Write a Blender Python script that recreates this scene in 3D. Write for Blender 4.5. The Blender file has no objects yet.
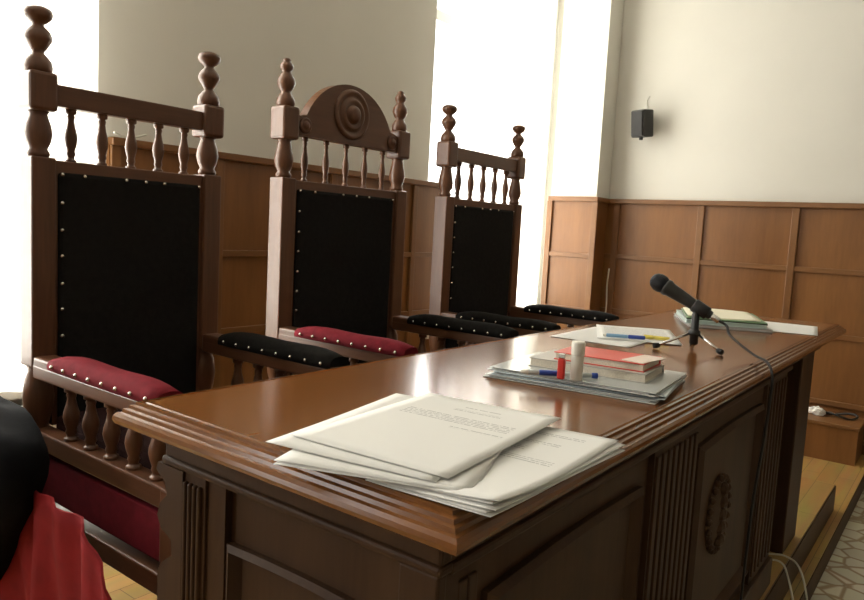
import bpy, bmesh, math, random
from mathutils import Vector, Matrix
random.seed(7)
H = 0.745                      # the desk top is z = 0 while building; everything is raised by H at the end
sc = bpy.context.scene
C = sc.collection
PI = math.pi

# ------------------------------------------------------------------ materials
def new_mat(name):
    m = bpy.data.materials.new(name); m.use_nodes = True
    nt = m.node_tree
    return m, nt, nt.nodes['Principled BSDF']

def plain(name, col, rough=0.5, metal=0.0, spec=0.5, noise=0.0, nscale=60, bump=0.0, coat=0.0, sheen=0.0):
    m, nt, b = new_mat(name)
    b.inputs['Base Color'].default_value = (*col, 1)
    b.inputs['Roughness'].default_value = rough
    b.inputs['Metallic'].default_value = metal
    b.inputs['Specular IOR Level'].default_value = spec
    b.inputs['Coat Weight'].default_value = coat
    if sheen:
        b.inputs['Sheen Weight'].default_value = sheen
        b.inputs['Sheen Tint'].default_value = (*[min(1, c*3) for c in col], 1)
    if noise or bump:
        tc = nt.nodes.new('ShaderNodeTexCoord'); n = nt.nodes.new('ShaderNodeTexNoise')
        n.inputs['Scale'].default_value = nscale; n.inputs['Detail'].default_value = 5
        nt.links.new(tc.outputs['Object'], n.inputs['Vector'])
        if noise:
            r = nt.nodes.new('ShaderNodeValToRGB')
            r.color_ramp.elements[0].position = .3; r.color_ramp.elements[1].position = .7
            r.color_ramp.elements[0].color = (*[c*(1-noise) for c in col], 1)
            r.color_ramp.elements[1].color = (*[min(1, c*(1+noise)) for c in col], 1)
            nt.links.new(n.outputs['Fac'], r.inputs['Fac']); nt.links.new(r.outputs['Color'], b.inputs['Base Color'])
        if bump:
            bp = nt.nodes.new('ShaderNodeBump'); bp.inputs['Strength'].default_value = bump; bp.inputs['Distance'].default_value = .004
            nt.links.new(n.outputs['Fac'], bp.inputs['Height']); nt.links.new(bp.outputs['Normal'], b.inputs['Normal'])
    return m

def wood(name, dark, light, rough=0.35, axis=2, scale=9, stretch=.08, coat=0.0, spec=0.5, bump=.05):
    m, nt, b = new_mat(name)
    tc = nt.nodes.new('ShaderNodeTexCoord'); mp = nt.nodes.new('ShaderNodeMapping')
    s = [1, 1, 1]; s[axis] = stretch
    mp.inputs['Scale'].default_value = s
    n1 = nt.nodes.new('ShaderNodeTexNoise'); n1.inputs['Scale'].default_value = scale; n1.inputs['Detail'].default_value = 6; n1.inputs['Distortion'].default_value = .6
    n2 = nt.nodes.new('ShaderNodeTexNoise'); n2.inputs['Scale'].default_value = scale*14; n2.inputs['Detail'].default_value = 3
    mx = nt.nodes.new('ShaderNodeMath'); mx.operation = 'MULTIPLY_ADD'; mx.inputs[1].default_value = .35
    nt.links.new(tc.outputs['Object'], mp.inputs['Vector'])
    nt.links.new(mp.outputs['Vector'], n1.inputs['Vector']); nt.links.new(mp.outputs['Vector'], n2.inputs['Vector'])
    nt.links.new(n2.outputs['Fac'], mx.inputs[0]); nt.links.new(n1.outputs['Fac'], mx.inputs[2])
    r = nt.nodes.new('ShaderNodeValToRGB')
    r.color_ramp.elements[0].position = .45; r.color_ramp.elements[0].color = (*dark, 1)
    r.color_ramp.elements[1].position = .88; r.color_ramp.elements[1].color = (*light, 1)
    nt.links.new(mx.outputs[0], r.inputs['Fac']); nt.links.new(r.outputs['Color'], b.inputs['Base Color'])
    b.inputs['Roughness'].default_value = rough; b.inputs['Specular IOR Level'].default_value = spec
    b.inputs['Coat Weight'].default_value = coat; b.inputs['Coat Roughness'].default_value = .12
    bp = nt.nodes.new('ShaderNodeBump'); bp.inputs['Strength'].default_value = bump; bp.inputs['Distance'].default_value = .002
    nt.links.new(mx.outputs[0], bp.inputs['Height']); nt.links.new(bp.outputs['Normal'], b.inputs['Normal'])
    return m

M = {}
M['chair'] = wood('chair_walnut', (.080, .032, .015), (.155, .066, .032), .32, 2, 10)
M['chair_y'] = wood('chair_walnut_rail', (.080, .032, .015), (.155, .066, .032), .32, 1, 10)
M['chair_x'] = wood('chair_walnut_arm', (.080, .032, .015), (.155, .066, .032), .32, 0, 10)
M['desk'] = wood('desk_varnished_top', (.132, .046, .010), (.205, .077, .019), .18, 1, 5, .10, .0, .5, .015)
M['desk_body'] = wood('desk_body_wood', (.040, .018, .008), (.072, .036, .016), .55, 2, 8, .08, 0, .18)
M['panel'] = wood('wainscot_veneer', (.165, .066, .018), (.250, .108, .032), .38, 2, 5, .12)
M['panel_trim'] = wood('wainscot_rail', (.150, .063, .019), (.230, .104, .034), .38, 1, 8, .1)
M['panel_trim_x'] = wood('wainscot_rail_far', (.150, .063, .019), (.230, .104, .034), .38, 0, 8, .1)
M['panel_trim_z'] = wood('wainscot_stile', (.150, .063, .019), (.230, .104, .034), .38, 2, 8, .1)
M['velvet_black'] = plain('dark_velvet', (.012, .011, .010), .9, 0, .15, .25, 60, .2, 0, .0)
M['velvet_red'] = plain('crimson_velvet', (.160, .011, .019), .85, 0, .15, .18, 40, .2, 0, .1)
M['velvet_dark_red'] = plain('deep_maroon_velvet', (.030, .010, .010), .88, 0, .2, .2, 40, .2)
M['nail'] = plain('silver_nail', (.72, .68, .60), .25, 1.0)
M['plaster'] = plain('cream_plaster', (.69, .675, .615), .9, 0, .2, .02, 3, .03)
M['ceiling'] = plain('ceiling_white', (.80, .78, .72), .9, 0, .2)
M['white_paint'] = plain('white_gloss_paint', (.82, .80, .76), .4)
M['cloth_black'] = plain('black_robe_cloth', (.006, .006, .007), .95, 0, .08, .2, 30, .4)
M['cloth_red'] = plain('red_cloth', (.26, .014, .018), .75, 0, .25, .12, 30, .3)
M['black_plastic'] = plain('black_plastic', (.014, .014, .014), .42)
M['mic_body'] = plain('mic_grey_metal', (.045, .047, .045), .35, .4)
M['mic_mesh'] = plain('mic_dark_mesh', (.012, .013, .016), .5, .5, .5, .5, 900, .6)
M['chrome'] = plain('chrome', (.75, .75, .74), .15, 1)
M['steel_dark'] = plain('dark_steel', (.08, .08, .08), .35, .8)
M['rubber'] = plain('black_rubber', (.012, .012, .012), .7)
M['cable_white'] = plain('white_cable', (.62, .62, .55), .5)
M['paper_edge'] = plain('book_page_edges', (.66, .60, .50), .8, 0, .2, .1, 400)
M['paper_blank'] = plain('blank_paper', (.72, .715, .685), .75, 0, .2)
M['paper_cream'] = plain('cream_paper', (.78, .74, .58), .75, 0, .2)
M['book_red'] = plain('red_book_cover', (.62, .055, .035), .4)
M['book_grey'] = plain('grey_book_cover', (.42, .40, .36), .5)
M['card_pale'] = plain('pale_pink_card', (.72, .60, .52), .6)
M['folder_green'] = plain('green_folder', (.13, .24, .11), .5)
M['folder_teal'] = plain('pale_teal_folder', (.40, .50, .47), .45)
M['folder_grey'] = plain('grey_folder', (.34, .34, .32), .5)
M['binder_black'] = plain('black_binder_edge', (.012, .018, .012), .5)
M['sleeve'] = plain('glossy_plastic_sleeve', (.50, .53, .52), .15, 0, .6)
M['sleeve_blue'] = plain('bluish_plastic_sleeve', (.46, .54, .58), .18, 0, .6)
M['blue'] = plain('blue_plastic', (.02, .06, .34), .35)
M['light_blue'] = plain('pale_blue_plastic', (.20, .38, .58), .3)
M['yellow'] = plain('yellow_plastic', (.72, .58, .10), .35)
M['red_plastic'] = plain('red_plastic', (.60, .04, .03), .35)
M['white_plastic'] = plain('milky_plastic', (.72, .70, .62), .3)
M['crumple'] = plain('white_tissue', (.80, .79, .74), .85, 0, .1)
M['spk_grey'] = plain('speaker_grey', (.022, .021, .020), .55, 0, .5, .2, 200)
M['spk_dark'] = plain('speaker_dark_grille', (.014, .013, .012), .7, 0, .4, .4, 500, .3)

def parquet():
    m, nt, b = new_mat('yellow_parquet')
    tc = nt.nodes.new('ShaderNodeTexCoord'); mp = nt.nodes.new('ShaderNodeMapping'); mp.inputs['Rotation'].default_value = (0, 0, PI/2)
    br = nt.nodes.new('ShaderNodeTexBrick'); br.inputs['Scale'].default_value = 1
    br.inputs['Brick Width'].default_value = .45; br.inputs['Row Height'].default_value = .075; br.inputs['Mortar Size'].default_value = .0012
    br.inputs['Color1'].default_value = (.40, .24, .070, 1); br.inputs['Color2'].default_value = (.50, .31, .100, 1); br.inputs['Mortar'].default_value = (.16, .09, .03, 1)
    n = nt.nodes.new('ShaderNodeTexNoise'); n.inputs['Scale'].default_value = 6
    mp2 = nt.nodes.new('ShaderNodeMapping'); mp2.inputs['Scale'].default_value = (4, .5, 1)
    mix = nt.nodes.new('ShaderNodeMix'); mix.data_type = 'RGBA'; mix.blend_type = 'MULTIPLY'; mix.inputs[0].default_value = .5
    nt.links.new(tc.outputs['Object'], mp.inputs[0]); nt.links.new(mp.outputs[0], br.inputs['Vector'])
    nt.links.new(tc.outputs['Object'], mp2.inputs[0]); nt.links.new(mp2.outputs[0], n.inputs['Vector'])
    nt.links.new(br.outputs['Color'], mix.inputs[6]); nt.links.new(n.outputs['Color'], mix.inputs[7])
    nt.links.new(mix.outputs[2], b.inputs['Base Color']); b.inputs['Roughness'].default_value = .38
    return m
M['parquet'] = parquet()

def stone():
    m, nt, b = new_mat('crazy_paving_stone')
    tc = nt.nodes.new('ShaderNodeTexCoord')
    v = nt.nodes.new('ShaderNodeTexVoronoi'); v.feature = 'DISTANCE_TO_EDGE'; v.inputs['Scale'].default_value = 11
    v2 = nt.nodes.new('ShaderNodeTexVoronoi'); v2.inputs['Scale'].default_value = 11
    r = nt.nodes.new('ShaderNodeValToRGB'); r.color_ramp.elements[0].position = .03; r.color_ramp.elements[1].position = .09
    r.color_ramp.elements[0].color = (.34, .25, .14, 1); r.color_ramp.elements[1].color = (.66, .65, .52, 1)
    mix = nt.nodes.new('ShaderNodeMix'); mix.data_type = 'RGBA'; mix.blend_type = 'MULTIPLY'; mix.inputs[0].default_value = .35
    hs = nt.nodes.new('ShaderNodeHueSaturation'); hs.inputs['Saturation'].default_value = .15; hs.inputs['Value'].default_value = 1.2
    for q in (v, v2): nt.links.new(tc.outputs['Object'], q.inputs['Vector'])
    nt.links.new(v.outputs['Distance'], r.inputs['Fac']); nt.links.new(r.outputs['Color'], mix.inputs[6])
    nt.links.new(v2.outputs['Color'], hs.inputs['Color']); nt.links.new(hs.outputs['Color'], mix.inputs[7])
    nt.links.new(mix.outputs[2], b.inputs['Base Color']); b.inputs['Roughness'].default_value = .45
    return m
M['stone'] = stone()

def printed(name, bands, tint=(.74, .735, .705)):
    """paper with rows of small grey print; bands = (u0,u1,v0,v1) rectangles of text in sheet UV"""
    m, nt, b = new_mat(name)
    uv = nt.nodes.new('ShaderNodeUVMap'); uv.uv_map = 'UVMap'
    sep = nt.nodes.new('ShaderNodeSeparateXYZ'); nt.links.new(uv.outputs[0], sep.inputs[0])
    def math_(op, a, bb=None, cc=None):
        n = nt.nodes.new('ShaderNodeMath'); n.operation = op
        for i, q in enumerate((a, bb, cc)):
            if q is None: continue
            if isinstance(q, (int, float)): n.inputs[i].default_value = q
            else: nt.links.new(q, n.inputs[i])
        return n.outputs[0]
    u, v = sep.outputs[0], sep.outputs[1]
    reg = None
    for (u0, u1, v0, v1) in bands:
        a = math_('MULTIPLY', math_('GREATER_THAN', u, u0), math_('LESS_THAN', u, u1))
        c = math_('MULTIPLY', math_('GREATER_THAN', v, v0), math_('LESS_THAN', v, v1))
        q = math_('MULTIPLY', a, c)
        reg = q if reg is None else math_('MAXIMUM', reg, q)
    row = math_('LESS_THAN', math_('FRACT', math_('MULTIPLY', v, 46.0)), .45)
    mp = nt.nodes.new('ShaderNodeMapping'); mp.inputs['Scale'].default_value = (55, 46, 1); nt.links.new(uv.outputs[0], mp.inputs[0])
    n = nt.nodes.new('ShaderNodeTexNoise'); n.inputs['Scale'].default_value = 1.0; n.inputs['Detail'].default_value = 2; nt.links.new(mp.outputs[0], n.inputs['Vector'])
    word = math_('GREATER_THAN', n.outputs['Fac'], .44)
    f = math_('MULTIPLY', math_('MULTIPLY', reg, row), math_('MULTIPLY', word, .45))
    mix = nt.nodes.new('ShaderNodeMix'); mix.data_type = 'RGBA'
    nt.links.new(f, mix.inputs[0]); mix.inputs[6].default_value = (*tint, 1); mix.inputs[7].default_value = (.12, .12, .12, 1)
    nt.links.new(mix.outputs[2], b.inputs['Base Color']); b.inputs['Roughness'].default_value = .8; b.inputs['Specular IOR Level'].default_value = .2
    return m
M['print_a'] = printed('printed_sheet', [(.40, .66, .86, .89), (.36, .70, .80, .83), (.12, .88, .60, .71), (.55, .9, .53, .56)])
M['print_b'] = printed('printed_form', [(.2, .8, .86, .90), (.30, .70, .74, .78), (.1, .5, .62, .68), (.1, .85, .5, .55)])
M['print_c'] = printed('ruled_notes', [(.1, .9, .2, .9)])

def sheer():
    m, nt, b = new_mat('sheer_curtain')
    nt.nodes.remove(b); out = nt.nodes['Material Output']
    t = nt.nodes.new('ShaderNodeBsdfTransparent'); t.inputs[0].default_value = (1, .99, .96, 1)
    tl = nt.nodes.new('ShaderNodeBsdfTranslucent'); tl.inputs[0].default_value = (.93, .90, .82, 1)
    d = nt.nodes.new('ShaderNodeBsdfDiffuse'); d.inputs[0].default_value = (.88, .86, .78, 1)
    m1 = nt.nodes.new('ShaderNodeMixShader'); m1.inputs[0].default_value = .35
    m2 = nt.nodes.new('ShaderNodeMixShader'); m2.inputs[0].default_value = .60
    nt.links.new(tl.outputs[0], m1.inputs[1]); nt.links.new(d.outputs[0], m1.inputs[2])
    nt.links.new(t.outputs[0], m2.inputs[1]); nt.links.new(m1.outputs[0], m2.inputs[2]); nt.links.new(m2.outputs[0], out.inputs[0])
    return m
M['sheer'] = sheer()
def glass():
    m, nt, b = new_mat('window_glass')
    nt.nodes.remove(b); out = nt.nodes['Material Output']
    t = nt.nodes.new('ShaderNodeBsdfTransparent'); g = nt.nodes.new('ShaderNodeBsdfGlossy'); g.inputs['Roughness'].default_value = .02
    mx = nt.nodes.new('ShaderNodeMixShader'); mx.inputs[0].default_value = .06
    nt.links.new(t.outputs[0], mx.inputs[1]); nt.links.new(g.outputs[0], mx.inputs[2]); nt.links.new(mx.outputs[0], out.inputs[0])
    return m
M['glass'] = glass()

# ------------------------------------------------------------------ geometry helpers
class B:
    def __init__(s): s.bm = bmesh.new()
    def _mark(s, verts, mtx):
        if mtx is not None: bmesh.ops.transform(s.bm, matrix=mtx, verts=verts)
    def box(s, x0, x1, y0, y1, z0, z1, bev=0, mtx=None):
        r = bmesh.ops.create_cube(s.bm, size=1); vs = r['verts']
        bmesh.ops.scale(s.bm, vec=(x1-x0, y1-y0, z1-z0), verts=vs)
        bmesh.ops.translate(s.bm, vec=((x0+x1)/2, (y0+y1)/2, (z0+z1)/2), verts=vs)
        if bev:
            es = list({e for v in vs for e in v.link_edges})
            g = bmesh.ops.bevel(s.bm, geom=es, offset=bev, segments=2, affect='EDGES', profile=.5)
            vs = list({v for f in g['faces'] for v in f.verts} | {v for v in vs if v.is_valid})
        s._mark(vs, mtx); return s
    def lathe(s, prof, cx=0, cy=0, n=20, mtx=None):
        """prof = [(r, z)] bottom to top"""
        rings = []
        allv = []
        for r, z in prof:
            ring = [s.bm.verts.new((cx+r*math.cos(2*PI*k/n), cy+r*math.sin(2*PI*k/n), z)) for k in range(n)]
            rings.append(ring); allv += ring
        for a, b in zip(rings, rings[1:]):
            for k in range(n):
                f = s.bm.faces.new((a[k], a[(k+1) % n], b[(k+1) % n], b[k])); f.smooth = True
        s.bm.faces.new(list(reversed(rings[0]))); s.bm.faces.new(rings[-1])
        s._mark(allv, mtx); return s
    def tube(s, pts, r, n=10, closed_caps=True):
        pts = [Vector(p) for p in pts]; rings = []
        up = Vector((0, 0, 1))
        for i, p in enumerate(pts):
            t = (pts[min(i+1, len(pts)-1)]-pts[max(i-1, 0)]).normalized()
            a = t.cross(up) if abs(t.dot(up)) < .95 else t.cross(Vector((1, 0, 0)))
            a.normalize(); b = t.cross(a)
            if rings and a.dot(last) < 0: a, b = -a, -b
            last = a
            rr = r[i] if isinstance(r, (list, tuple)) else r
            rings.append([s.bm.verts.new(p+a*rr*math.cos(2*PI*k/n)+b*rr*math.sin(2*PI*k/n)) for k in range(n)])
        for a, b in zip(rings, rings[1:]):
            for k in range(n):
                f = s.bm.faces.new((a[k], a[(k+1) % n], b[(k+1) % n], b[k])); f.smooth = True
        s.bm.faces.new(list(reversed(rings[0]))); s.bm.faces.new(rings[-1])
        return s
    def prism(s, poly, axis, a0, a1, smooth=False):
        """extrude a 2-D outline along an axis: axis 0 -> poly (y,z); 1 -> (x,z); 2 -> (x,y)"""
        def P(p, a):
            return (a, p[0], p[1]) if axis == 0 else ((p[0], a, p[1]) if axis == 1 else (p[0], p[1], a))
        A = [s.bm.verts.new(P(p, a0)) for p in poly]; Bq = [s.bm.verts.new(P(p, a1)) for p in poly]
        n = len(poly)
        for k in range(n):
            f = s.bm.faces.new((A[k], A[(k+1) % n], Bq[(k+1) % n], Bq[k])); f.smooth = smooth
        s.bm.faces.new(A); s.bm.faces.new(list(reversed(Bq)))
        return s
    def strip(s, line, axis, a0, a1, w, h_out):
        """moulding that follows an open 2-D polyline lying in a plane"""
        return s

def smooth_pts(pts, n=8):
    """Catmull-Rom through points"""
    pts = [Vector(p) for p in pts]; out = []
    P = [pts[0]*2-pts[1]]+pts+[pts[-1]*2-pts[-2]]
    for i in range(1, len(P)-2):
        a, b, c, d = P[i-1:i+3]
        for k in range(n):
            t = k/n
            out.append(.5*((2*b)+(c-a)*t+(2*a-5*b+4*c-d)*t*t+(3*b-a-3*c+d)*t**3))
    out.append(pts[-1]); return out

def root_of(o):
    while o.parent: o = o.parent
    return o

def obj(name, b, mat, parent=None, origin=None):
    bm = b.bm if isinstance(b, B) else b
    bmesh.ops.recalc_face_normals(bm, faces=bm.faces)
    if parent is not None:
        off = Vector((0, 0, 0)); q = parent
        while q: off += q.location; q = q.parent
    else:
        if origin is None:
            xs = [v.co.x for v in bm.verts]; ys = [v.co.y for v in bm.verts]; zs = [v.co.z for v in bm.verts]
            origin = ((min(xs)+max(xs))/2, (min(ys)+max(ys))/2, min(zs))
        off = Vector(origin)
    bmesh.ops.translate(bm, vec=-off, verts=bm.verts)
    me = bpy.data.meshes.new(name); bm.to_mesh(me); bm.free()
    me.materials.append(M[mat] if isinstance(mat, str) else mat)
    o = bpy.data.objects.new(name, me); C.objects.link(o)
    if parent is not None: o.parent = parent
    else: o.location = off
    return o
def tag(o, label, cat, group=None):
    o['label'] = label; o['category'] = cat
    if group: o['group'] = group
    return o
def thing(name, label, cat, loc, group=None):
    o = bpy.data.objects.new(name, None); o.empty_display_size = .1; C.objects.link(o); o.location = loc
    return tag(o, label, cat, group)
def struct(name, b, mat, parent=None):
    o = obj(name, b, mat, parent)
    if parent is None: o['kind'] = 'structure'
    return o
def rbox(cx, cy, z0, sx, sy, sz, deg, bev=0):
    m = Matrix.Translation((cx, cy, 0)) @ Matrix.Rotation(math.radians(deg), 4, 'Z')
    return B().box(-sx/2, sx/2, -sy/2, sy/2, z0, z0+sz, bev, m)

# ------------------------------------------------------------------ room
XB, YF, XR, YN, ZC = -1.58, 4.05, 5.8, -4.6, 2.35
FL, LOW = -.95, -.86                                # hall floor, low step
struct('floor', B().box(XB-.25, XR+.2, YN-.2, YF+.2, FL-.1, FL), 'stone')
struct('ceiling', B().box(XB-.25, XR+.2, YN-.2, YF+.2, ZC, ZC+.1), 'ceiling')
struct('wall_far', B().box(XB-.25, XR, YF, YF+.2, FL, ZC), 'plaster')
struct('wall_right', B().box(XR, XR+.2, YN, YF+.2, FL, ZC), 'plaster')
struct('wall_near', B().box(XB-.25, XR, YN-.2, YN, FL, ZC), 'plaster')
struct('trim_9', B().box(XR-.02, XR, YN, YF, FL, .5), 'panel')
struct('trim_10', B().box(XB, XR-.02, YN, YN+.02, FL, .5), 'panel')
# window wall with three openings, the third unseen and added for fill light
WIN = [(2.66, 3.845), (-.66, .700), (-3.0, -1.7)]
SILL, HEAD = -.33, 2.15
bw = B(); edges = [YN]+[v for w in sorted(WIN) for v in w]+[YF]
for k in range(0, len(edges), 2): bw.box(XB-.25, XB, edges[k], edges[k+1], FL, ZC)
for y0, y1 in WIN:
    bw.box(XB-.25, XB, y0, y1, FL, SILL); bw.box(XB-.25, XB, y0, y1, HEAD, ZC)
struct('wall_left', bw, 'plaster')
struct('trim_1', B().box(-1.436, -1.105, 3.85, YF, FL, ZC), 'plaster')   # plastered pier in the corner
struct('trim_2', B().box(XB, .52, YN+.3, 2.94, FL, -.745), 'parquet')     # dais
struct('trim_3', B().box(XB, .563, YN+.3, YF, FL, LOW), 'parquet')       # low step beside it
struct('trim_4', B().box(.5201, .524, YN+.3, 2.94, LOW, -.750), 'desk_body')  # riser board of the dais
struct('trim_5', B().box(.5631, .567, YN+.3, 3.74, FL, LOW-.004), 'desk_body')

def wainscot_y(name, y0, y1, stiles, xs, sgn=1):
    """panelled dado on a wall at x = xs that faces +x"""
    o = struct(name, B().box(xs, xs+.018, y0, y1, LOW if y1 > 2.94 else -.745, .50), 'panel')
    struct('rail', B().box(xs, xs+.045, y0, y1, .494, .522, .004), 'panel_trim', o)
    for z in (.115, -.21, -.60): struct('rail', B().box(xs+.018, xs+.032, y0, y1, z-.013, z+.013, .003), 'panel_trim', o)
    for y in stiles: struct('stile', B().box(xs+.018, xs+.034, y-.018, y+.018, -.745, .494, .003), 'panel_trim_z', o)
    return o
def wainscot_x(name, x0, x1, stiles, yf, rails=(.145, -.22, -.60)):
    o = struct(name, B().box(x0, x1, yf-.018, yf, LOW, .50), 'panel')
    struct('rail', B().box(x0, x1, yf-.045, yf, .494, .525, .004), 'panel_trim_x', o)
    for z in rails: struct('rail', B().box(x0, x1, yf-.032, yf-.018, z-.017, z+.013, .003), 'panel_trim_x', o)
    for x in stiles: struct('stile', B().box(x-.020, x+.020, yf-.034, yf-.018, LOW, .494, .003), 'panel_trim_z', o)
    return o
wainscot_y('trim_6', .80, 2.84, (.82, 1.26, 1.90, 2.52), XB)
wainscot_x('trim_7', -1.105, 2.6, (-1.03, -.48, .055, .59, 1.12, 1.65, 2.18), YF)
o = wainscot_x('trim_8', -1.436, -1.088, (-1.426, -1.098), 3.85, (.140,-.22))
struct('side_panel', B().box(-1.105, -1.088, 3.85, YF-.05, LOW, .50), 'panel_trim_z', o)
struct('rail', B().box(-1.105, -1.075, 3.805, YF-.05, .494, .525, .004), 'panel_trim', o)

for i, (y0, y1) in enumerate(WIN):
    f = B()
    for a, b in ((y0, y0+.06), (y1-.06, y1), ((y0+y1)/2-.04, (y0+y1)/2+.04)): f.box(XB-.16, XB-.10, a, b, SILL, HEAD)
    for a, b in ((SILL, SILL+.06), (HEAD-.06, HEAD), (1.45, 1.51)): f.box(XB-.16, XB-.10, y0, y1, a, b)
    w = struct('window_%d' % (i+1), f, 'white_paint')  # the last one frames the added opening, out of view
    struct('glass_pane', B().box(XB-.132, XB-.128, y0+.05, y1-.05, SILL+.05, HEAD-.05), 'glass', w)
    struct('window_sill', B().box(XB-.10, XB+.05, y0-.03 if i != 0 else y0, y1+.03 if i == 1 else y1+.004, SILL-.035, SILL, .005), 'white_paint', w)

def curtain(y0, y1, x, z0, label, amp=.022, per=.11, ZC=ZC):
    bm = bmesh.new(); n = int((y1-y0)/.012); rows = 5; g = []
    for j in range(rows+1):
        z = z0+(ZC-.001-z0)*j/rows
        g.append([bm.verts.new((x+amp*math.sin(2*PI*(y0+(y1-y0)*i/n)/per+.5*math.sin(i*.13))*(1-.15*j/rows), y0+(y1-y0)*i/n, z)) for i in range(n+1)])
    for j in range(rows):
        for i in range(n):
            fc = bm.faces.new((g[j][i], g[j][i+1], g[j+1][i+1], g[j+1][i])); fc.smooth = True
    return tag(obj('sheer_curtain', bm, 'sheer'), label, 'curtain', 'sheer curtains at the windows')
curtain(2.865, 3.847, XB+.105, SILL+.005, 'white sheer curtain glowing behind the far chair and beside the corner pier')
curtain(-.70, .722, XB+.10, SILL+.005, 'white sheer curtain glowing behind the left post of the nearest chair')

# radiator below the left window
rad = thing('radiator', 'white panel radiator below the left window, seen under the nearest chair arm', 'radiator', (XB+.09, .05, -.745))
b = B(); b.box(XB+.055, XB+.07, -.55, .66, -.66, -.385, .004)
obj('panel', b, 'white_paint', rad)
fin = B()
for k in range(30): fin.box(XB+.07, XB+.082, -.54+k*.04, -.518+k*.04, -.65, -.395, .003)
obj('ribs', fin, 'white_paint', rad)
for y in (-.45, .55): obj('foot', B().box(XB+.05, XB+.08, y-.02, y+.02, -.745, -.66), 'white_paint', rad)
obj('bracket', B().box(XB, XB+.056, -.3, .4, -.5, -.47), 'white_paint', rad)

# ------------------------------------------------------------------ desk
W, L = .540, 2.36
desk = thing('judges_bench', 'long wooden desk with a glossy moulded top and carved front, across the room', 'desk', (W/2, L/2, -.745))
prof = [(-.010, 0), (-.008, -.0022), (-.005, -.0022), (-.004, .0002), (0, 0), (.0005, -.004), (.0065, -.005), (.0075, -.009), (.0125, -.010), (.0135, -.0145),
        (.0185, -.0155), (.0215, -.0195), (.0225, -.0245), (.0205, -.0300), (.0150, -.0340), (.0100, -.0350)]
bm = bmesh.new(); rings = []
for d, z in prof:
    rings.append([bm.verts.new(p) for p in ((-d, -d, z), (W+d, -d, z), (W+d, L+d, z), (-d, L+d, z))])
for a, c in zip(rings, rings[1:]):
    for k in range(4): bm.faces.new((a[k], a[(k+1) % 4], c[(k+1) % 4], c[k]))
bm.faces.new(rings[0]); bm.faces.new(list(reversed(rings[-1])))
obj('desk_top', bm, 'desk', desk)
DZ = -.745
# near end panel (faces -y): board, frieze, corner stiles, sunken arched field
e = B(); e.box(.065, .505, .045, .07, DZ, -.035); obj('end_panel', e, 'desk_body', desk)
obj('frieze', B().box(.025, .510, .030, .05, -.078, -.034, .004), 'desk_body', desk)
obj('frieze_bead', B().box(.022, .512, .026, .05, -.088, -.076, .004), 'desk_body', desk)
# scalloped bracket on the seat side
sc_out = [(.062, -.088), (.010, -.088), (.008, -.100), (.020, -.112), (.024, -.130), (.014, -.146), (.010, -.165), (.016, -.182), (.030, -.192), (.032, -.215), (.020, -.228),
          (.012, -.245), (.012, -.30), (.024, -.315), (.026, -.335), (.010, -.352), (.006, -.40), (.020, -.42), (.022, -.60), (.004, -.64), (.004, DZ), (.062, DZ)]
obj('scalloped_bracket', B().prism([(a+.012 if a > .06 else (a-.016)*1.7+.024, c) for a, c in sc_out], 1, .026, .046), 'desk_body', desk)
fl = B()
for k in range(4): fl.box(.076+k*.0105, .0825+k*.0105, .024, .046, DZ+.06, -.10, .0025)
fl.box(.074, .120, .030, .046, DZ, -.088)
obj('fluted_stile', fl, 'desk_body', desk)
obj('stile', B().box(.120, .158, .034, .046, DZ, -.088), 'desk_body', desk)
obj('corner_stile', B().box(.455, .507, .030, .046, DZ, -.088, .003), 'desk_body', desk)
def arch_frame(u0, u1, zb, zs, rise, w):
    """outline points of an arched moulding, outer then inner"""
    def curve(a0, a1, z0, z1, r):
        pts = [(a0, z0), (a0, z1)]
        for k in range(1, 16):
            t = k/16; pts.append((a0+(a1-a0)*t, z1+r*math.sin(PI*t)))
        return pts+[(a1, z1), (a1, z0)]
    return curve(u0, u1, zb, zs, rise), curve(u0+w, u1-w, zb+w, zs-w*.6, rise)
def frame(axis, u0, u1, zb, zs, rise, w, a0, a1):
    o_, i_ = arch_frame(u0, u1, zb, zs, rise, w); bm = bmesh.new()
    P = (lambda p, a: (a, p[0], p[1])) if axis == 0 else (lambda p, a: (p[0], a, p[1]))
    oo = [bm.verts.new(P(p, a0)) for p in o_]; oo2 = [bm.verts.new(P(p, a1*.6+a0*.4)) for p in o_]
    mm = [bm.verts.new(P(((p[0]+q[0])/2, (p[1]+q[1])/2), a1)) for p, q in zip(o_, i_)]
    ii = [bm.verts.new(P(p, a0)) for p in i_]; n = len(o_)
    for k in range(n):
        j = (k+1) % n
        for a, c in ((oo, oo2), (oo2, mm), (mm, ii)): bm.faces.new((a[k], a[j], c[j], c[k]))
    return bm
obj('panel_moulding', frame(1, .160, .445, -.68, -.165, .004, .022, .045, .030), 'desk_body', desk)
obj('raised_field', B().box(.215, .40, .036, .046, -.63, -.225, .006), 'desk_body', desk)
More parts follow.
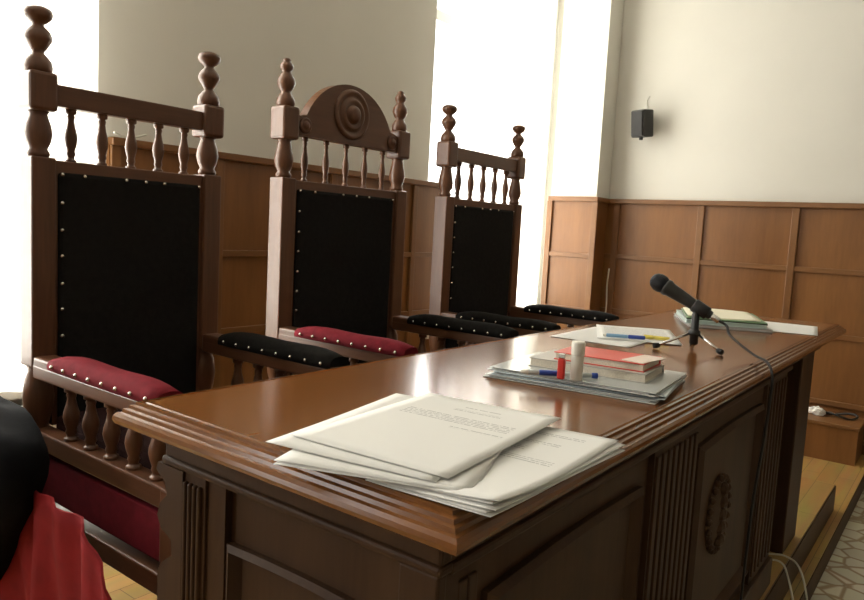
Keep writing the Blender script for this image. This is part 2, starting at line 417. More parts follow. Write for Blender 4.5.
# front (faces +x)
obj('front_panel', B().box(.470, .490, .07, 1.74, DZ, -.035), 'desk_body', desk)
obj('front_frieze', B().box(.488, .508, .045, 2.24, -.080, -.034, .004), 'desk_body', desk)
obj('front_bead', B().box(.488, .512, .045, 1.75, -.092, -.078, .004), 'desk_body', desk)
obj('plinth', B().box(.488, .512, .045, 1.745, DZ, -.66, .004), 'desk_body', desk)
for y0, y1, nf in ((.05, .11, 3), (.66, .90, 8), (1.50, 1.74, 6)):
    p = B(); p.box(.488, .500, y0, y1, -.66, -.09)
    for k in range(nf):
        yy = y0+(y1-y0)*(k+.5)/nf; p.box(.499, .5045, yy-.009, yy+.009, -.64, -.11, .002)
    obj('fluted_pilaster', p, 'desk_body', desk)
obj('front_moulding', frame(0, .925, 1.475, -.62, -.150, .006, .036, .489, .506), 'desk_body', desk)
obj('front_moulding', frame(0, .14, .62, -.62, -.150, .006, .03, .489, .506), 'desk_body', desk)
# carved oval medallion
md = B(); cy_, cz_ = 1.135, -.350
bm = md.bm
bmesh.ops.create_uvsphere(bm, u_segments=28, v_segments=14, radius=1)
bmesh.ops.scale(bm, vec=(.014, .080, .092), verts=bm.verts)
bmesh.ops.translate(bm, vec=(.490, cy_, cz_), verts=bm.verts)
for f in bm.faces: f.smooth = True
for k in range(22):
    a = 2*PI*k/22
    g = bmesh.ops.create_uvsphere(bm, u_segments=8, v_segments=6, radius=1)
    bmesh.ops.scale(bm, vec=(.008, .009, .009), verts=g['verts'])
    bmesh.ops.translate(bm, vec=(.496, cy_+.074*math.cos(a), cz_+.085*math.sin(a)), verts=g['verts'])
for k in range(5):
    g = bmesh.ops.create_uvsphere(bm, u_segments=8, v_segments=6, radius=1)
    bmesh.ops.scale(bm, vec=(.012, .030-.003*k, .016), verts=g['verts'])
    bmesh.ops.translate(bm, vec=(.502, cy_, cz_-.06+.03*k), verts=g['verts'])
obj('carved_medallion', md, 'desk_body', desk)
# knee space and far end support
lp = B(); lp.box(.10, .497, 1.99, 2.20, DZ, -.035, .004)
obj('end_support', lp, 'desk_body', desk)
obj('inner_panel', B().box(.06, .488, 1.72, 1.74, DZ, -.035), 'desk_body', desk)
obj('back_apron', B().box(.03, .05, .07, 2.2, -.11, -.035), 'desk_body', desk)

# ------------------------------------------------------------------ chairs
def nail_mesh():
    bm = bmesh.new(); bmesh.ops.create_uvsphere(bm, u_segments=8, v_segments=6, radius=.0048)
    for f in bm.faces: f.smooth = True
    me = bpy.data.meshes.new('nail'); bm.to_mesh(me); bm.free(); me.materials.append(M['nail']); return me
NAIL = nail_mesh()
def nail(parent, p):
    o = bpy.data.objects.new('nail', NAIL); C.objects.link(o); o.parent = parent
    off = Vector((0, 0, 0)); q = parent
    while q: off += q.location; q = q.parent
    o.location = Vector(p)-off
def baluster_prof(z0, z1, r):
    h = z1-z0
    P = [(0, .85), (.06, .85), (.07, .6), (.12, .55), (.16, .72), (.22, .60), (.34, .88), (.44, 1.0), (.54, .92), (.66, .66), (.78, .5), (.84, .62), (.88, .5), (.90, .85), (1, .85)]
    return [(r*b, z0+h*a) for a, b in P]
def chair(label, ya, yb, zo, crest, armcol, dza, X=-.78):
    """ya, yb: centre lines of the two back posts; zo: how much taller the back is than the nearest chair"""
    t = thing('high_backed_chair', label, 'chair', (X+.25, (ya+yb)/2, DZ), 'high-backed chairs along the desk')
    xp = X-.031; pw = .027; px = .031
    zt = .372+.4*zo                       # top of the square post
    zb0, zb1 = .472+zo*.7, .556+zo        # block
    ztop = .700+zo
    for y in (ya, yb):
        p = B(); p.box(xp-px, xp+px, y-pw, y+pw, -.105, zt, .004)
        p.lathe([(.018, zt-.002), (.024, zt+.004), (.024, zt+.010), (.019, zt+.018), (.026, zt+.034), (.0295, zt+.052), (.027, zt+.070), (.0205, zb0-.012), (.019, zb0-.006), (.024, zb0+.002)], xp, y)
        p.box(xp-.034, xp+.034, y-.031, y+.031, zb0, zb1, .008)
        p.lathe([(.020, -.29), (.026, -.262), (.022, -.245), (.030, -.215), (.034, -.180), (.030, -.140), (.022, -.118), (.026, -.103)], xp, y)
        p.box(xp-px, xp+px, y-pw, y+pw, -.345, -.262, .004)
        p.lathe([(.016, DZ), (.022, DZ+.02), (.026, DZ+.07), (.020, DZ+.12), (.024, DZ+.15), (.018, DZ+.19), (.026, DZ+.23), (.025, -.46)], xp, y)
        p.box(xp-px, xp+px, y-pw, y+pw, -.50, -.40, .004)
        p.lathe([(.022, -.402), (.025, -.375), (.022, -.343)], xp, y)
        po = obj('back_post', p, 'chair', t)
        f = B(); h = ztop-zb1
        if crest:   # slimmer pointed finials
            P = [(.020, -.02), (.023, .0), (.026, .06), (.024, .16), (.016, .26), (.013, .30), (.019, .36), (.0255, .47), (.023, .57), (.014, .68), (.012, .71), (.017, .76), (.019, .82), (.016, .88), (.010, .92), (.012, .95), (.008, .985), (.002, 1)]
        else:
            P = [(.022, -.02), (.026, .0), (.0275, .08), (.025, .17), (.014, .27), (.011, .30), (.016, .36), (.0255, .48), (.0265, .54), (.022, .62), (.0115, .70), (.0115, .73), (.018, .765), (.0255, .82), (.028, .885), (.025, .945), (.015, .985), (.002, 1)]
        f.lathe([(r*1.09, zb1+h*a) for r, a in P], xp, y, 22)
        obj('finial', f, 'chair', po)
    yi, yj = ya+pw, yb-pw
    rz0, rz1 = zb0+.014+.25*zo, zb0+.062+.4*zo
    if not crest:
        obj('top_rail', B().box(xp-.012, xp+.020, ya+.02, yb-.02, rz0, rz1, .003), 'chair_y', t)
    else:
        c0, c1 = ya+.02, yb-.02; cm = (c0+c1)/2; hw = (c1-c0)/2
        zc0 = rz0-.008; zs = zb0+.072; zz = .717
        poly = [(c0, zc0), (c1, zc0), (c1, zs)]
        poly += [(c1-.035, zs+.010)]
        R = ((hw*.80)**2+(zz-zs-.012)**2)/(2*(zz-zs-.012))
        for k in range(25):
            u = hw*.80*(1-k/12); poly.append((cm+u, zz-R+math.sqrt(max(0, R*R-u*u))))
        poly += [(c0+.035, zs+.010), (c0, zs)]
        cr = obj('crest', B().prism(poly, 0, xp-.014, xp+.020), 'chair_y', t)
        def disc(r, y, z, prof):
            mt = Matrix.Translation((xp+.019, y, z)) @ Matrix.Rotation(PI/2, 4, 'Y')
            return B().lathe([(r*a, h_) for a, h_ in prof], 0, 0, 32, mt)
        obj('rosette', disc(.082, cm, .622, [(1, 0), (1, .004), (.93, .010), (.84, .010), (.78, .004), (.66, .004), (.62, .012), (.50, .015), (.42, .008), (.36, .008), (.33, .018), (.2, .024), (.02, .026)]), 'chair', cr)
        for s in (-1, 1):
            obj('button', disc(.025, cm+s*hw*.83, zb0+.050, [(1, 0), (1, .006), (.75, .012), (.6, .008), (.45, .014), (.05, .016)]), 'chair', cr)
        rz0 = zc0
    lz0, lz1 = zt-.040, zt-.004
    obj('lower_rail', B().box(xp-.016, xp+.018, yi-.004, yj+.004, lz0, lz1, .003), 'chair_y', t)
    for k in range(5):
        y = yi+(yj-yi)*(k+.62)/5.24
        obj('baluster', B().lathe(baluster_prof(lz1-.003, rz0+.003, .0145 if not crest else .012), xp, y, 14), 'chair', t)
    # padded back
    sw = .012 if not crest else .02
    obj('back_stile', B().box(xp-.016, xp+.018, yi-.004, yi+sw, -.25, lz0+.005), 'chair', t)
    obj('back_stile', B().box(xp-.016, xp+.018, yj-sw, yj+.004, -.25, lz0+.005), 'chair', t)
    bp = obj('back_cushion', B().box(xp-.020, xp+.026, yi+sw*.6, yj-sw*.6, -.24, lz0+.010, .010), 'velvet_black', t)
    y0, y1 = yi+sw*.6+.008, yj-sw*.6-.008
    for k in range(8):
        if k in (2, 6): continue
        nail(bp, (xp+.026, y0+(y1-y0)*k/7, lz0+.004))
    for k in range(1, 8): nail(bp, (xp+.026, y0, lz0-.062*k+.004*random.random()))
    # seat, arms
    xf = -.215; xa = -.270                             # front face of the front legs
    obj('seat_rail', B().box(X-.02, xf-.02, ya-.022, ya+.022, -.292, -.250, .004), 'chair_x', t)
    obj('seat_rail', B().box(X-.02, xf-.02, yb-.022, yb+.022, -.292, -.250, .004), 'chair_x', t)
    obj('front_rail', B().box(xf-.045, xf-.010, ya, yb, -.292, -.240, .004), 'chair_y', t)
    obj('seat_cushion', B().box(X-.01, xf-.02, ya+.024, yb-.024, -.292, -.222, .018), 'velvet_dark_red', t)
    for y, s in ((ya, -1), (yb, 1)):
        da = dza[0] if s < 0 else dza[1]
        lg = B(); lg.box(xf-.05, xf, y-.025, y+.025, -.50, -.25, .004)
        lg.lathe([(.018, -.252), (.024, -.24), (.018, -.215), (.024, -.185), (.016, -.150), (.020, -.126+da)], xf-.025, y)
        lg.lathe([(.015, DZ), (.022, DZ+.02), (.025, DZ+.07), (.019, DZ+.12), (.024, DZ+.16), (.019, DZ+.20), (.024, -.498)], xf-.025, y)
        obj('front_leg', lg, 'chair', t)
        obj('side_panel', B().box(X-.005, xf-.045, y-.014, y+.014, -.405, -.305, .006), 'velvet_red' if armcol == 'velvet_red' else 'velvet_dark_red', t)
        obj('stretcher', B().box(X-.02, xf-.03, y-.020, y+.020, -.468, -.424, .004), 'chair_x', t)
        am = B(); am.box(X-.002, xa, y-.027, y+.027, -.128+da, -.094+da, .006); am.box(X-.002, X+.085, y-.026, y+.026, -.128+da, -.078+da, .006)
        obj('armrest', am, 'chair_x', t)
        pad = bmesh.new(); n = 14; rings = []
        x0, x1 = X+.075, xa-.004
        for i in range(n+1):
            u = i/n; x = x0+(x1-x0)*u
            e_ = min(1, math.sin(PI*min(max(u, .02), .98))**.16)
            hh = (.038 if y == ya else .042)*e_+.003*math.sin(u*9); ww = .031*(.75+.25*e_)
            rings.append([pad.verts.new((x, y+ww*cx_, -.096+da+hh*cz)) for cx_, cz in ((-1, 0), (-1.06, .35), (-.95, .7), (-.6, .93), (0, 1), (.6, .93), (.95, .7), (1.06, .35), (1, 0))])
        for a, c in zip(rings, rings[1:]):
            for k in range(8): f = pad.faces.new((a[k], a[k+1], c[k+1], c[k])); f.smooth = True
            pad.faces.new((a[0], c[0], c[8], a[8]))
        pad.faces.new(rings[0]); pad.faces.new(list(reversed(rings[-1])))
        pcol = armcol if s < 0 else 'velvet_black'
        ap = obj('arm_pad', pad, pcol, t)
        for k in range(8): nail(ap, (x0+.03+(x1-x0-.06)*k/7, y-.0325, -.085+da))
        for k in range(5):
            x = X+.085+(xf-.055-X-.085)*(k+.5)/5
            obj('arm_baluster', B().lathe(baluster_prof(-.251, -.127+da, .0175), x, y, 12), 'chair', t)
    return t
chair('nearest tall carved chair, dark velvet back and crimson arm, at the left', .229, .676, .006, False, 'velvet_red', (0, .014))
chair('middle chair with an arched crest and round rosette above its dark velvet back', .949, 1.486, .050, True, 'velvet_red', (.012, .012))
chair('farthest carved chair with plain top rail, before the bright right window', 1.788, 2.325, .052, False, 'velvet_black', (.008, .004))

# ------------------------------------------------------------------ robe in the corner
robe = thing('judges_robe', 'black cloth robe with red lining draped in the bottom left corner', 'robe', (-.62, -.03, DZ))
pr = [(DZ+.001, -.63), (-.60, -.615), (-.50, -.585), (-.42, -.54), (-.35, -.49), (-.31, -.455), (-.265, -.43), (-.228, -.424), (-.200, -.432), (-.180, -.455), (-.168, -.50), (-.160, -.55), (-.154, -.60), (-.150, -.66)]
bm = bmesh.new(); rings = []; n = 56
for j, (z, xr) in enumerate(pr):
    rx = xr+.78; ring = []
    for k in range(n):
        a = 2*PI*k/n
        fold = 1+.06*math.sin(7*a+.6*j)*(.4+.6*(j < 9))+.025*math.sin(13*a-j*.8)
        sx = rx*(1.35 if math.cos(a) < 0 else 1)
        ring.append(bm.verts.new((-.80+sx*math.cos(a)*(1+(fold-1)*.25), .055+.095*min(1, rx/.25)*math.sin(a)*fold, z+.005*math.sin(5*a+j)*(0 < j))))
    rings.append(ring)
for a, c in zip(rings, rings[1:]):
    for k in range(n): f = bm.faces.new((a[k], a[(k+1) % n], c[(k+1) % n], c[k])); f.smooth = True
bm.faces.new(list(reversed(rings[0]))); bm.faces.new(rings[-1])
obj('robe_body', bm, 'cloth_black', robe)
def ztop(x):
    P = [(-.72, -.27), (-.42, -.275), (-.300, -.295), (-.255, -.329), (-.205, -.368), (-.17, -.42)]
    for (a, za), (c, zc) in zip(P, P[1:]):
        if x <= c: return za+(zc-za)*(x-a)/(c-a)
    return P[-1][1]
bm = bmesh.new(); G = {}
nx, nz = 30, 16
for s in (0, 1):
    for i in range(nx+1):
        x = -.72+.535*i/nx; zt_ = ztop(x)
        for j in range(nz+1):
            w = j/nz; z = zt_+(DZ+.001-zt_)*w
            y = .075+.014*math.sin(x*34+w*2.2)*(.4+w)+.008*math.sin(x*71-w*3)+s*.005
            G[s, i, j] = bm.verts.new((x+.02*w*math.sin(x*20), y, z))
for i in range(nx):
    for j in range(nz):
        for s in (0, 1): f = bm.faces.new((G[s, i, j], G[s, i+1, j], G[s, i+1, j+1], G[s, i, j+1])); f.smooth = True
for i in range(nx):
    for j in (0, nz): bm.faces.new((G[0, i, j], G[0, i+1, j], G[1, i+1, j], G[1, i, j]))
for j in range(nz):
    for i in (0, nx): bm.faces.new((G[0, i, j], G[0, i, j+1], G[1, i, j+1], G[1, i, j]))
lo = obj('robe_lining', bm, 'cloth_red', robe); lo['label'] = 'red lining'

# ------------------------------------------------------------------ papers
def sheet(name, cx, cy, z, deg, mat, label, cat='paper', w=.21, h=.297, lift=(0, 0, 0, 0), wave=.0015, seed=0, group=None, th=.0006, nx=12, ny=16, ramp=0):
    """lift = extra height at corners (left-near, right-near, right-far, left-far)"""
    bm = bmesh.new(); rnd = random.Random(seed); ph = rnd.random()*6; G = {}
    uvl = bm.loops.layers.uv.new('UVMap'); uvd = {}
    R = Matrix.Rotation(math.radians(deg), 3, 'Z')
    for s in (0, 1):
        for i in range(nx+1):
            for j in range(ny+1):
                u, v = i/nx, j/ny
                def corner(du, dv): return max(0, 1-math.hypot(du*w, dv*h)/.15)**2
                dz = lift[0]*corner(u, v)+lift[1]*corner(1-u, v)+lift[2]*corner(1-u, 1-v)+lift[3]*corner(u, 1-v)
                dz += wave*(.5+.5*math.sin(u*5+ph+v*3))
                q_ = min(1, u/.42); dz += ramp*q_*q_*(3-2*q_)
                p = R @ Vector(((u-.5)*w, (v-.5)*h, 0))
                q = bm.verts.new((cx+p.x, cy+p.y, z+dz+s*th)); G[s, i, j] = q; uvd[q] = (u, v)
    fs = []
    for i in range(nx):
        for j in range(ny):
            for s in (0, 1):
                f = bm.faces.new((G[s, i, j], G[s, i+1, j], G[s, i+1, j+1], G[s, i, j+1])); f.smooth = True; fs.append(f)
    for i in range(nx):
        for j in (0, ny): fs.append(bm.faces.new((G[0, i, j], G[0, i+1, j], G[1, i+1, j], G[1, i, j])))
    for j in range(ny):
        for i in (0, nx): fs.append(bm.faces.new((G[0, i, j], G[0, i, j+1], G[1, i, j+1], G[1, i, j])))
    for f in fs:
        for l in f.loops: l[uvl].uv = uvd[l.vert]
    return tag(obj(name, bm, mat, origin=(cx, cy, z)), label, cat, group)
GL, GR = 'loose papers in the left front pile', 'loose papers in the right front pile'
# right pile first (bottom), then the left pile lying over it
for k, (cx, cy, z, d, m, lf, lab) in enumerate([
    (.502, .150, .0005, 1, 'paper_blank', (0, .004, 0, 0), 'lowest white sheet of the right front pile, overhanging the desk edge'),
    (.505, .154, .0018, -2, 'paper_blank', (0, .005, 0, 0), 'white sheet second from the bottom of the right front pile'),
    (.499, .152, .0032, 3, 'print_c', (0, .007, .001, 0), 'sheet in the middle of the right front pile with a bent near corner'),
    (.504, .160, .0047, -1, 'paper_blank', (0, .009, .002, 0), 'curled white sheet just below the top of the right front pile'),
    (.502, .158, .0064, 2, 'print_b', (0, .011, .003, 0), 'printed top sheet of the right front pile at the desk corner')]):
    sheet('paper_sheet', cx, cy, z, d, m, lab, lift=lf, w=.150, seed=k, group=GR, wave=.0006)
for k, (cx, cy, z, d, m, lf, lab) in enumerate([
    (.393, .125, .0092, 21, 'paper_blank', (0, 0, 0, 0), 'lowest sheet of the left front pile, its corner overhanging the near edge'),
    (.392, .128, .0108, 20, 'paper_blank', (0, 0, 0, 0), 'angled blank sheet second from the bottom of the left front pile'),
    (.372, .146, .0126, 11, 'paper_blank', (.002, 0, 0, .001), 'sheet just under the printed one, its corner pointing left'),
    (.391, .172, .0144, 5.3, 'print_a', (.002, 0, .001, .0), 'printed white sheet on top of the left front pile, largest paper on the desk')]):
    sheet('paper_sheet', cx, cy, z, d, m, lab, lift=lf, seed=20+k, group=GL, wave=.0006)
sheet('paper_sheet', .150, 1.262, .0006, 2, 'paper_blank', 'white sheet lying near the chair side of the desk, under the pens', seed=31, wave=.0008)
sheet('paper_sheet', .180, 1.365, .0022, 25, 'print_c', 'angled white sheet beyond the plastic folders, behind the microphone foot', seed=32, wave=.0008)
sheet('paper_sheet', .420, 2.010, .0006, 9, 'paper_blank', 'white sheet at the far right corner of the desk beside the green folder', seed=33, wave=.0008)

# plastic folders in the middle
def folder(cx, cy, z, sx, sy, deg, mat, label, group, th=.006):
    t = thing('plastic_folder', label, 'folder', (cx, cy, z), group)
    obj('cover', rbox(cx, cy, z, sx, sy, th*.28, deg, .0006), mat, t)
    obj('papers', rbox(cx-.002, cy+.001, z+th*.28, sx*.94, sy*.95, th*.44, deg, .0004), 'paper_blank', t)
    obj('flap', rbox(cx+.001, cy, z+th*.72, sx*.99, sy*.985, th*.28, deg+.8, .0006), mat, t)
    return t
GF = 'plastic folders in the middle stack'
folder(.355, .680, .0005, .305, .245, 7, 'sleeve', 'clear plastic folder at the bottom of the middle stack', GF)
folder(.362, .685, .0066, .300, .235, 10, 'sleeve_blue', 'bluish plastic folder in the middle of the stack under the books', GF)
folder(.360, .678, .0127, .300, .230, 5, 'sleeve', 'top clear plastic folder, carrying the books and the pen', GF)
ZF = .0188
def book(cx, cy, z, sx, sy, sz, deg, cover, label):
    t = thing('book', label, 'book', (cx, cy, z))
    m = Matrix.Translation((cx, cy, z)) @ Matrix.Rotation(math.radians(deg), 4, 'Z')
    b = B(); b.box(-sx/2, sx/2, -sy/2, sy/2, 0, .0015, 0, m); b.box(-sx/2, sx/2, -sy/2, sy/2, sz-.0015, sz, 0, m); b.box(-sx/2, sx/2, sy/2-.0015, sy/2, 0, sz, 0, m)
    obj('cover', b, cover, t)
    obj('pages', B().box(-sx/2+.003, sx/2-.003, -sy/2+.003, sy/2-.0015, .0015, sz-.0015, 0, m), 'paper_edge', t)
book(.368, .690, ZF, .215, .125, .016, 6, 'book_grey', 'thick grey paperback lying on the plastic folders under the red book')
book(.385, .698, ZF+.0162, .165, .108, .014, 5, 'book_red', 'red covered book on top of the middle stack')
tag(obj('card', rbox(.452, .700, ZF+.0304, .042, .090, .0012, -6), 'card_pale'), 'pale card lying on the right end of the red book', 'card')
# glue stick and lighter standing on the folder
gx, gy = .386, .570
gs = thing('glue_stick', 'upright milky glue stick standing in front of the red book', 'glue stick', (gx, gy, ZF))
obj('barrel', B().lathe([(.0095, ZF), (.0105, ZF+.002), (.0105, ZF+.042), (.0098, ZF+.043)], gx, gy), 'white_plastic', gs)
obj('cap', B().lathe([(.0112, ZF+.0425), (.0115, ZF+.044), (.0115, ZF+.063), (.0105, ZF+.066)], gx, gy), 'white_plastic', gs)
lx, ly = .366, .553
lt = thing('lighter', 'small red lighter standing left of the glue stick', 'lighter', (lx, ly, ZF))
obj('body', rbox(lx, ly, ZF, .013, .009, .036, 10, .003), 'red_plastic', lt)
obj('metal_top', rbox(lx, ly, ZF+.036, .011, .008, .008, 10, .001), 'chrome', lt)
def pen(p0, p1, r, cols, label):
    """cols: [(fraction, radius factor, material, part name)]"""
    p0, p1 = Vector(p0), Vector(p1); d = p1-p0
    t = thing('pen', label, 'pen', ((p0+p1)/2-Vector((0, 0, r))))
    a = 0
    for fr, k, m, nm in cols:
        q0, q1 = p0+d*a, p0+d*(a+fr); a += fr
        rr = [r*k*.8, r*k, r*k, r*k*.8] if nm != 'tip' else [r*.25, r*.6, r*.9, r*.9]
        obj(nm, B().tube([q0, q0.lerp(q1, .06), q0.lerp(q1, .94), q1], rr, 12), m, t)
pen((.300, .532, ZF+.0055), (.408, .608, ZF+.0055), .0050, [(.10, 1, 'white_plastic', 'tip'), (.14, .9, 'sleeve', 'barrel'), (.30, 1, 'blue', 'grip'), (.38, .9, 'sleeve', 'barrel'), (.08, 1, 'blue', 'end_plug')], 'blue pen lying in front of the books on the top folder')
pen((.150, 1.213, .0095), (.245, 1.262, .0095), .0052, [(.08, 1, 'white_plastic', 'tip'), (.52, .9, 'light_blue', 'barrel'), (.40, 1, 'blue', 'cap')], 'blue capped pen lying on the white sheets beyond the folders')
pen((.232, 1.285, .0095), (.296, 1.300, .0095), .0055, [(.40, 1, 'yellow', 'cap'), (.60, .95, 'yellow', 'barrel')], 'short yellow marker lying beside the blue capped pen')

# far pile of files
def slab(name, cx, cy, z, sx, sy, sz, deg, parts, label, cat):
    t = thing(name, label, cat, (cx, cy, z))
    for nm, mat, a, b_, k in parts: obj(nm, rbox(cx, cy, z+sz*a, sx*k, sy*k, sz*(b_-a), deg, .0008), mat, t)
FX, FY, FD = .250, 1.900, 24
slab('file_folder', FX+.005, FY, .0005, .245, .320, .010, FD+3, [('cover', 'folder_grey', 0, .2, 1), ('papers', 'paper_blank', .2, .8, .97), ('flap', 'folder_grey', .8, 1, 1)], 'grey file folder at the bottom of the far pile', 'folder')
slab('file_folder', FX, FY, .0107, .235, .315, .012, FD, [('cover', 'folder_teal', 0, .2, 1), ('papers', 'folder_teal', .2, .8, .985), ('flap', 'folder_teal', .8, 1, 1)], 'pale teal file folder in the middle of the far pile', 'folder')
slab('file_folder', FX+.005, FY+.01, .0229, .235, .315, .006, FD-3, [('cover', 'binder_black', 0, .5, 1), ('flap', 'folder_green', .5, 1, .995)], 'green and black file folder near the top of the far pile', 'folder')
sheet('paper_sheet', FX-.002, FY+.012, .0291, FD-3, 'paper_cream', 'cream sheets on top of the green folder at the far end', seed=41, wave=.003, th=.003)

# ------------------------------------------------------------------ microphone on a mini tripod
MX, MY = .374, 1.24
ts = thing('tripod_stand', 'small chrome legged table tripod holding the microphone', 'tripod', (MX, MY, 0))
obj('post', B().lathe([(.0085, .012), (.0105, .016), (.0105, .034), (.0150, .036), (.0150, .046), (.0100, .049), (.0090, .052), (.0090, .088), (.007, .090)], MX, MY), 'black_plastic', ts)
for fx, fy in ((.445, 1.215), (.309, 1.165), (.340, 1.345)):
    d = Vector((fx-MX, fy-MY, 0)).normalized()
    a = Vector((MX, MY, .040))+d*.012; e_ = Vector((fx, fy, .008))
    lgo = obj('leg', B().tube([a, a.lerp(e_, .5), e_], .0034, 10), 'chrome', ts)
    obj('foot', B().tube([e_-d*.008+Vector((0, 0, .002)), e_, e_+d*.006-Vector((0, 0, .0008))], [.0055, .0068, .0062], 10), 'rubber', lgo)
hd = Vector((.281, MY-.01, .157)); tl = Vector((.412, MY+.01, .084)); ax = (tl-hd).normalized()
mic = thing('microphone', 'black handheld microphone tilted up on its stand above the desk', 'microphone', tuple(hd.lerp(tl, .7)))
def along(a, r): return [hd+ax*q for q in a], r
p, r = along([-.022, -.020, -.014, -.004, .008, .016, .020], [.006, .012, .0185, .0225, .0225, .0190, .0175])
obj('grille', B().tube(p, r, 22), 'mic_mesh', mic)
p, r = along([.017, .020, .026, .030, .08, .120, .138, .146], [.0205, .0210, .0210, .0185, .0150, .0125, .0118, .0100])
obj('handle', B().tube(p, r, 20), 'mic_body', mic)
p, r = along([.144, .146, .166, .168], [.006, .0075, .0075, .005])
obj('plug', B().tube(p, r, 12), 'chrome', mic)
cl = hd+ax*.118
obj('clip', B().tube([cl-ax*.020, cl-ax*.017, cl+ax*.017, cl+ax*.020], [.0150, .0168, .0160, .0140], 18), 'black_plastic', ts)
obj('clip_joint', B().tube([Vector((MX, MY, .080)), Vector((MX, MY, .094)), cl-Vector((0, 0, .010))], [.0088, .0092, .0085], 12), 'black_plastic', ts)
ce = hd+ax*.166
pts = smooth_pts([ce, ce+ax*.022, (.462, 1.232, .045), (.520, 1.205, .014), (.556, 1.180, .004), (.572, 1.165, -.022), (.574, 1.160, -.07), (.566, 1.175, -.18), (.552, 1.20, -.32), (.545, 1.22, -.46), (.540, 1.235, -.60), (.537, 1.25, -.735), (.545, 1.30, -.840), (.543, 1.45, LOW+.0035), (.545, 1.68, LOW+.0035)], 8)
tag(obj('microphone_cable', B().tube(pts, .0032, 8), 'black_plastic'), 'thin black cable running from the microphone over the desk edge', 'cable')

# ------------------------------------------------------------------ floor bits at the right
tag(obj('white_cable', B().tube(smooth_pts([(.30, 1.93, -.7425), (.44, 1.955, -.7425), (.51, 1.95, -.728), (.558, 1.93, -.745), (.592, 1.90, -.82), (.612, 1.85, -.91), (.60, 1.76, FL+.003), (.60, 1.60, FL+.003)], 8), .0032, 8), 'cable_white'), 'upper of two white cables looping off the dais beside the desk', 'cable')
tag(obj('white_cable', B().tube(smooth_pts([(.30, 1.86, -.7425), (.43, 1.885, -.7425), (.505, 1.90, -.731), (.540, 1.87, -.765), (.575, 1.83, -.86), (.588, 1.78, -.94), (.59, 1.70, FL+.003), (.585, 1.58, FL+.003)], 8), .0032, 8), 'cable_white'), 'lower of two white cables looping off the dais beside the desk', 'cable')
pa = thing('power_adapter', 'black power adapter on the step below the desk front', 'adapter', (.544, 1.72, LOW))
obj('case', rbox(.544, 1.72, LOW+.0002, .034, .075, .040, 0, .006), 'black_plastic', pa)
obj('plug_pin', B().tube([(.544, 1.757, LOW+.018), (.544, 1.785, LOW+.018)], .004, 8), 'chrome', pa)
# low bench at the far wall
bn = thing('low_bench', 'low wooden bench box against the far wall beyond the desk', 'bench', (.0, 3.88, LOW))
obj('front_board', B().box(-.5, .508, 3.745, 4.03, LOW, -.672), 'panel', bn)
obj('bench_top', B().box(-.5, .515, 3.738, 4.032, -.672, -.655, .003), 'panel_trim_x', bn)
tb = bmesh.new(); bmesh.ops.create_icosphere(tb, subdivisions=3, radius=1)
rnd = random.Random(3)
for v in tb.verts:
    k = 1+.28*math.sin(v.co.x*6+1)*math.sin(v.co.y*7)+.18*(rnd.random()-.5)
    v.co = Vector((v.co.x*.042*k, v.co.y*.03*k, max(-.018, v.co.z*.025*k)))
bmesh.ops.translate(tb, vec=(.285, 3.90, -.636), verts=tb.verts)
tag(obj('crumpled_tissue', tb, 'crumple'), 'crumpled white tissue on the low bench by the far wall', 'tissue')
def loop(cx, cy, z, r, ph):
    return [(cx+r*(1+.12*math.sin(3*a+ph))*math.cos(a), cy+.55*r*math.sin(a), z+.012+.010*math.sin(2*a+ph)) for a in [2*PI*k/28*1.9 for k in range(29)]]
tag(obj('coiled_cable', B().tube(smooth_pts(loop(.40, 3.94, -.654, .075, 0), 3), .006, 8), 'black_plastic'), 'tangled black cable coil on the low bench by the far wall', 'cable')

# ------------------------------------------------------------------ wall speaker
sx_, sy_, sz_ = -.875, 3.945, 1.000
sp = thing('wall_speaker', 'small black loudspeaker box mounted high on the far wall', 'speaker', (sx_, sy_, sz_-.09))
mt = Matrix.Translation((sx_, sy_, sz_)) @ Matrix.Rotation(math.radians(-20), 4, 'Z') @ Matrix.Rotation(math.radians(6), 4, 'X')
obj('cabinet', B().box(-.052, .052, -.045, .050, -.085, .085, .008, mt), 'spk_grey', sp)
obj('grille', B().box(-.046, .046, -.053, -.044, -.078, .078, .005, mt), 'spk_dark', sp)
obj('wall_bracket', B().tube([(sx_-.01, sy_+.04, sz_-.03), (sx_, YF+.001, sz_-.03)], .010, 10), 'black_plastic', sp)
obj('lower_bracket', B().tube([(sx_, sy_, sz_-.084), (sx_, sy_, sz_-.102)], .012, 10), 'black_plastic', sp)
obj('wire', B().tube(smooth_pts([(sx_, sy_+.045, sz_+.05), (sx_-.01, YF-.012, sz_+.11), (sx_-.02, YF-.004, sz_+.16), (sx_-.002, YF-.004, sz_+.19)], 6), .003, 6), 'cable_white', sp)
tag(obj('cord', B().tube(smooth_pts([(XB+.05, .80, .535), (XB+.045, .84, .526), (XB+.04, .89, .532), (XB+.035, .93, .545)], 6), .004, 6), 'cable_white'), 'short white cord on top of the panelling behind the nearest chair', 'cord')
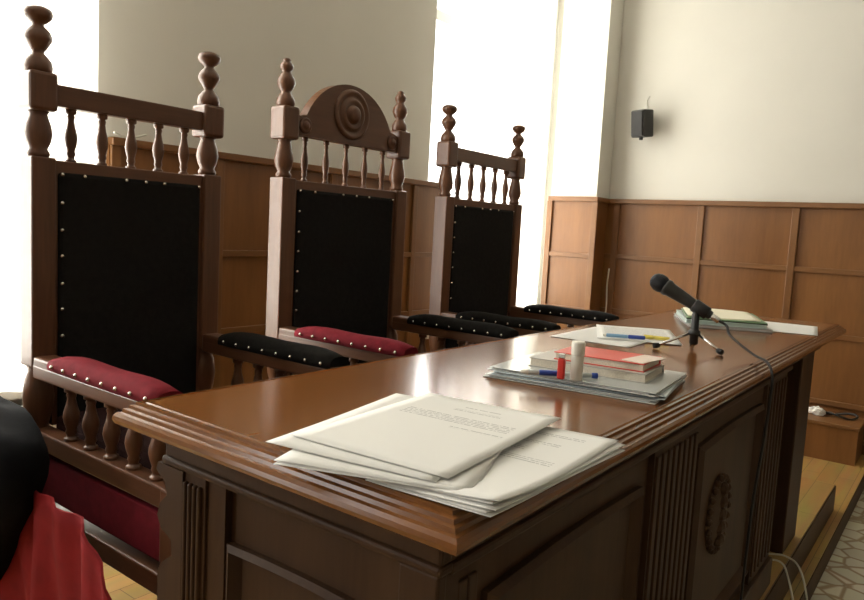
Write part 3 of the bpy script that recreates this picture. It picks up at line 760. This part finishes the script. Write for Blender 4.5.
tag(obj('cord', B().tube(smooth_pts([(-1.05, YF-.037, .06), (-1.056, YF-.037, -.05), (-1.050, YF-.037, -.19), (-1.056, YF-.037, -.30)], 6), .005, 6), 'cable_white'), 'pale cord hanging down the panelling at the far corner', 'cord')

# ------------------------------------------------------------------ raise everything
for o in list(C.objects):
    if o.parent is None: o.location.z += H

# ------------------------------------------------------------------ daylight
w = bpy.data.worlds.new('overcast'); sc.world = w; w.use_nodes = True
w.node_tree.nodes['Background'].inputs[0].default_value = (1.0, .99, .96, 1)
w.node_tree.nodes['Background'].inputs[1].default_value = 3.0
for i, (y0, y1) in enumerate(WIN):
    ld = bpy.data.lights.new('daylight', 'AREA'); ld.shape = 'RECTANGLE'; ld.size = HEAD-SILL; ld.size_y = y1-y0
    ld.energy = (115, 130, 46)[i]*(y1-y0)/1.2; ld.color = (1.0, .985, .945)  # last energy is fill through the added, unseen opening
    lo = bpy.data.objects.new('daylight', ld); C.objects.link(lo)
    lo.location = (XB-.24, (y0+y1)/2, (SILL+HEAD)/2+H); lo.rotation_euler = (0, -PI/2, 0)

# ------------------------------------------------------------------ camera
cam = bpy.data.cameras.new('camera'); co = bpy.data.objects.new('camera', cam); C.objects.link(co)
cam.sensor_fit = 'HORIZONTAL'; cam.sensor_width = 36; cam.lens = 712.0895*36/864; cam.clip_start = .02
yaw, pit, rol = math.radians(-37.06884), math.radians(5.665797), math.radians(3.076688)
cy, sy = math.cos(yaw), math.sin(yaw); cp, sp_ = math.cos(pit), math.sin(pit)
right = Vector((cy, -sy, 0)); f0 = Vector((sy, cy, 0)); fwd = f0*cp-Vector((0, 0, sp_)); up = f0*sp_+Vector((0, 0, cp))
Rv = right*math.cos(rol)+up*math.sin(rol); Uv = -right*math.sin(rol)+up*math.cos(rol)
mtx = Matrix((Rv, Uv, -fwd)).transposed().to_4x4(); mtx.translation = Vector((.901411, -.527603, .258942+H))
co.matrix_world = mtx
sc.camera = co
sc.view_settings.view_transform = 'Standard'; sc.view_settings.look = 'None'
sc.view_settings.exposure = 0.0; sc.view_settings.gamma = 1.0; sc.view_settings.use_curve_mapping = False
sc.cycles.max_bounces = 10; sc.cycles.transparent_max_bounces = 12
sc.cycles.use_denoising = True
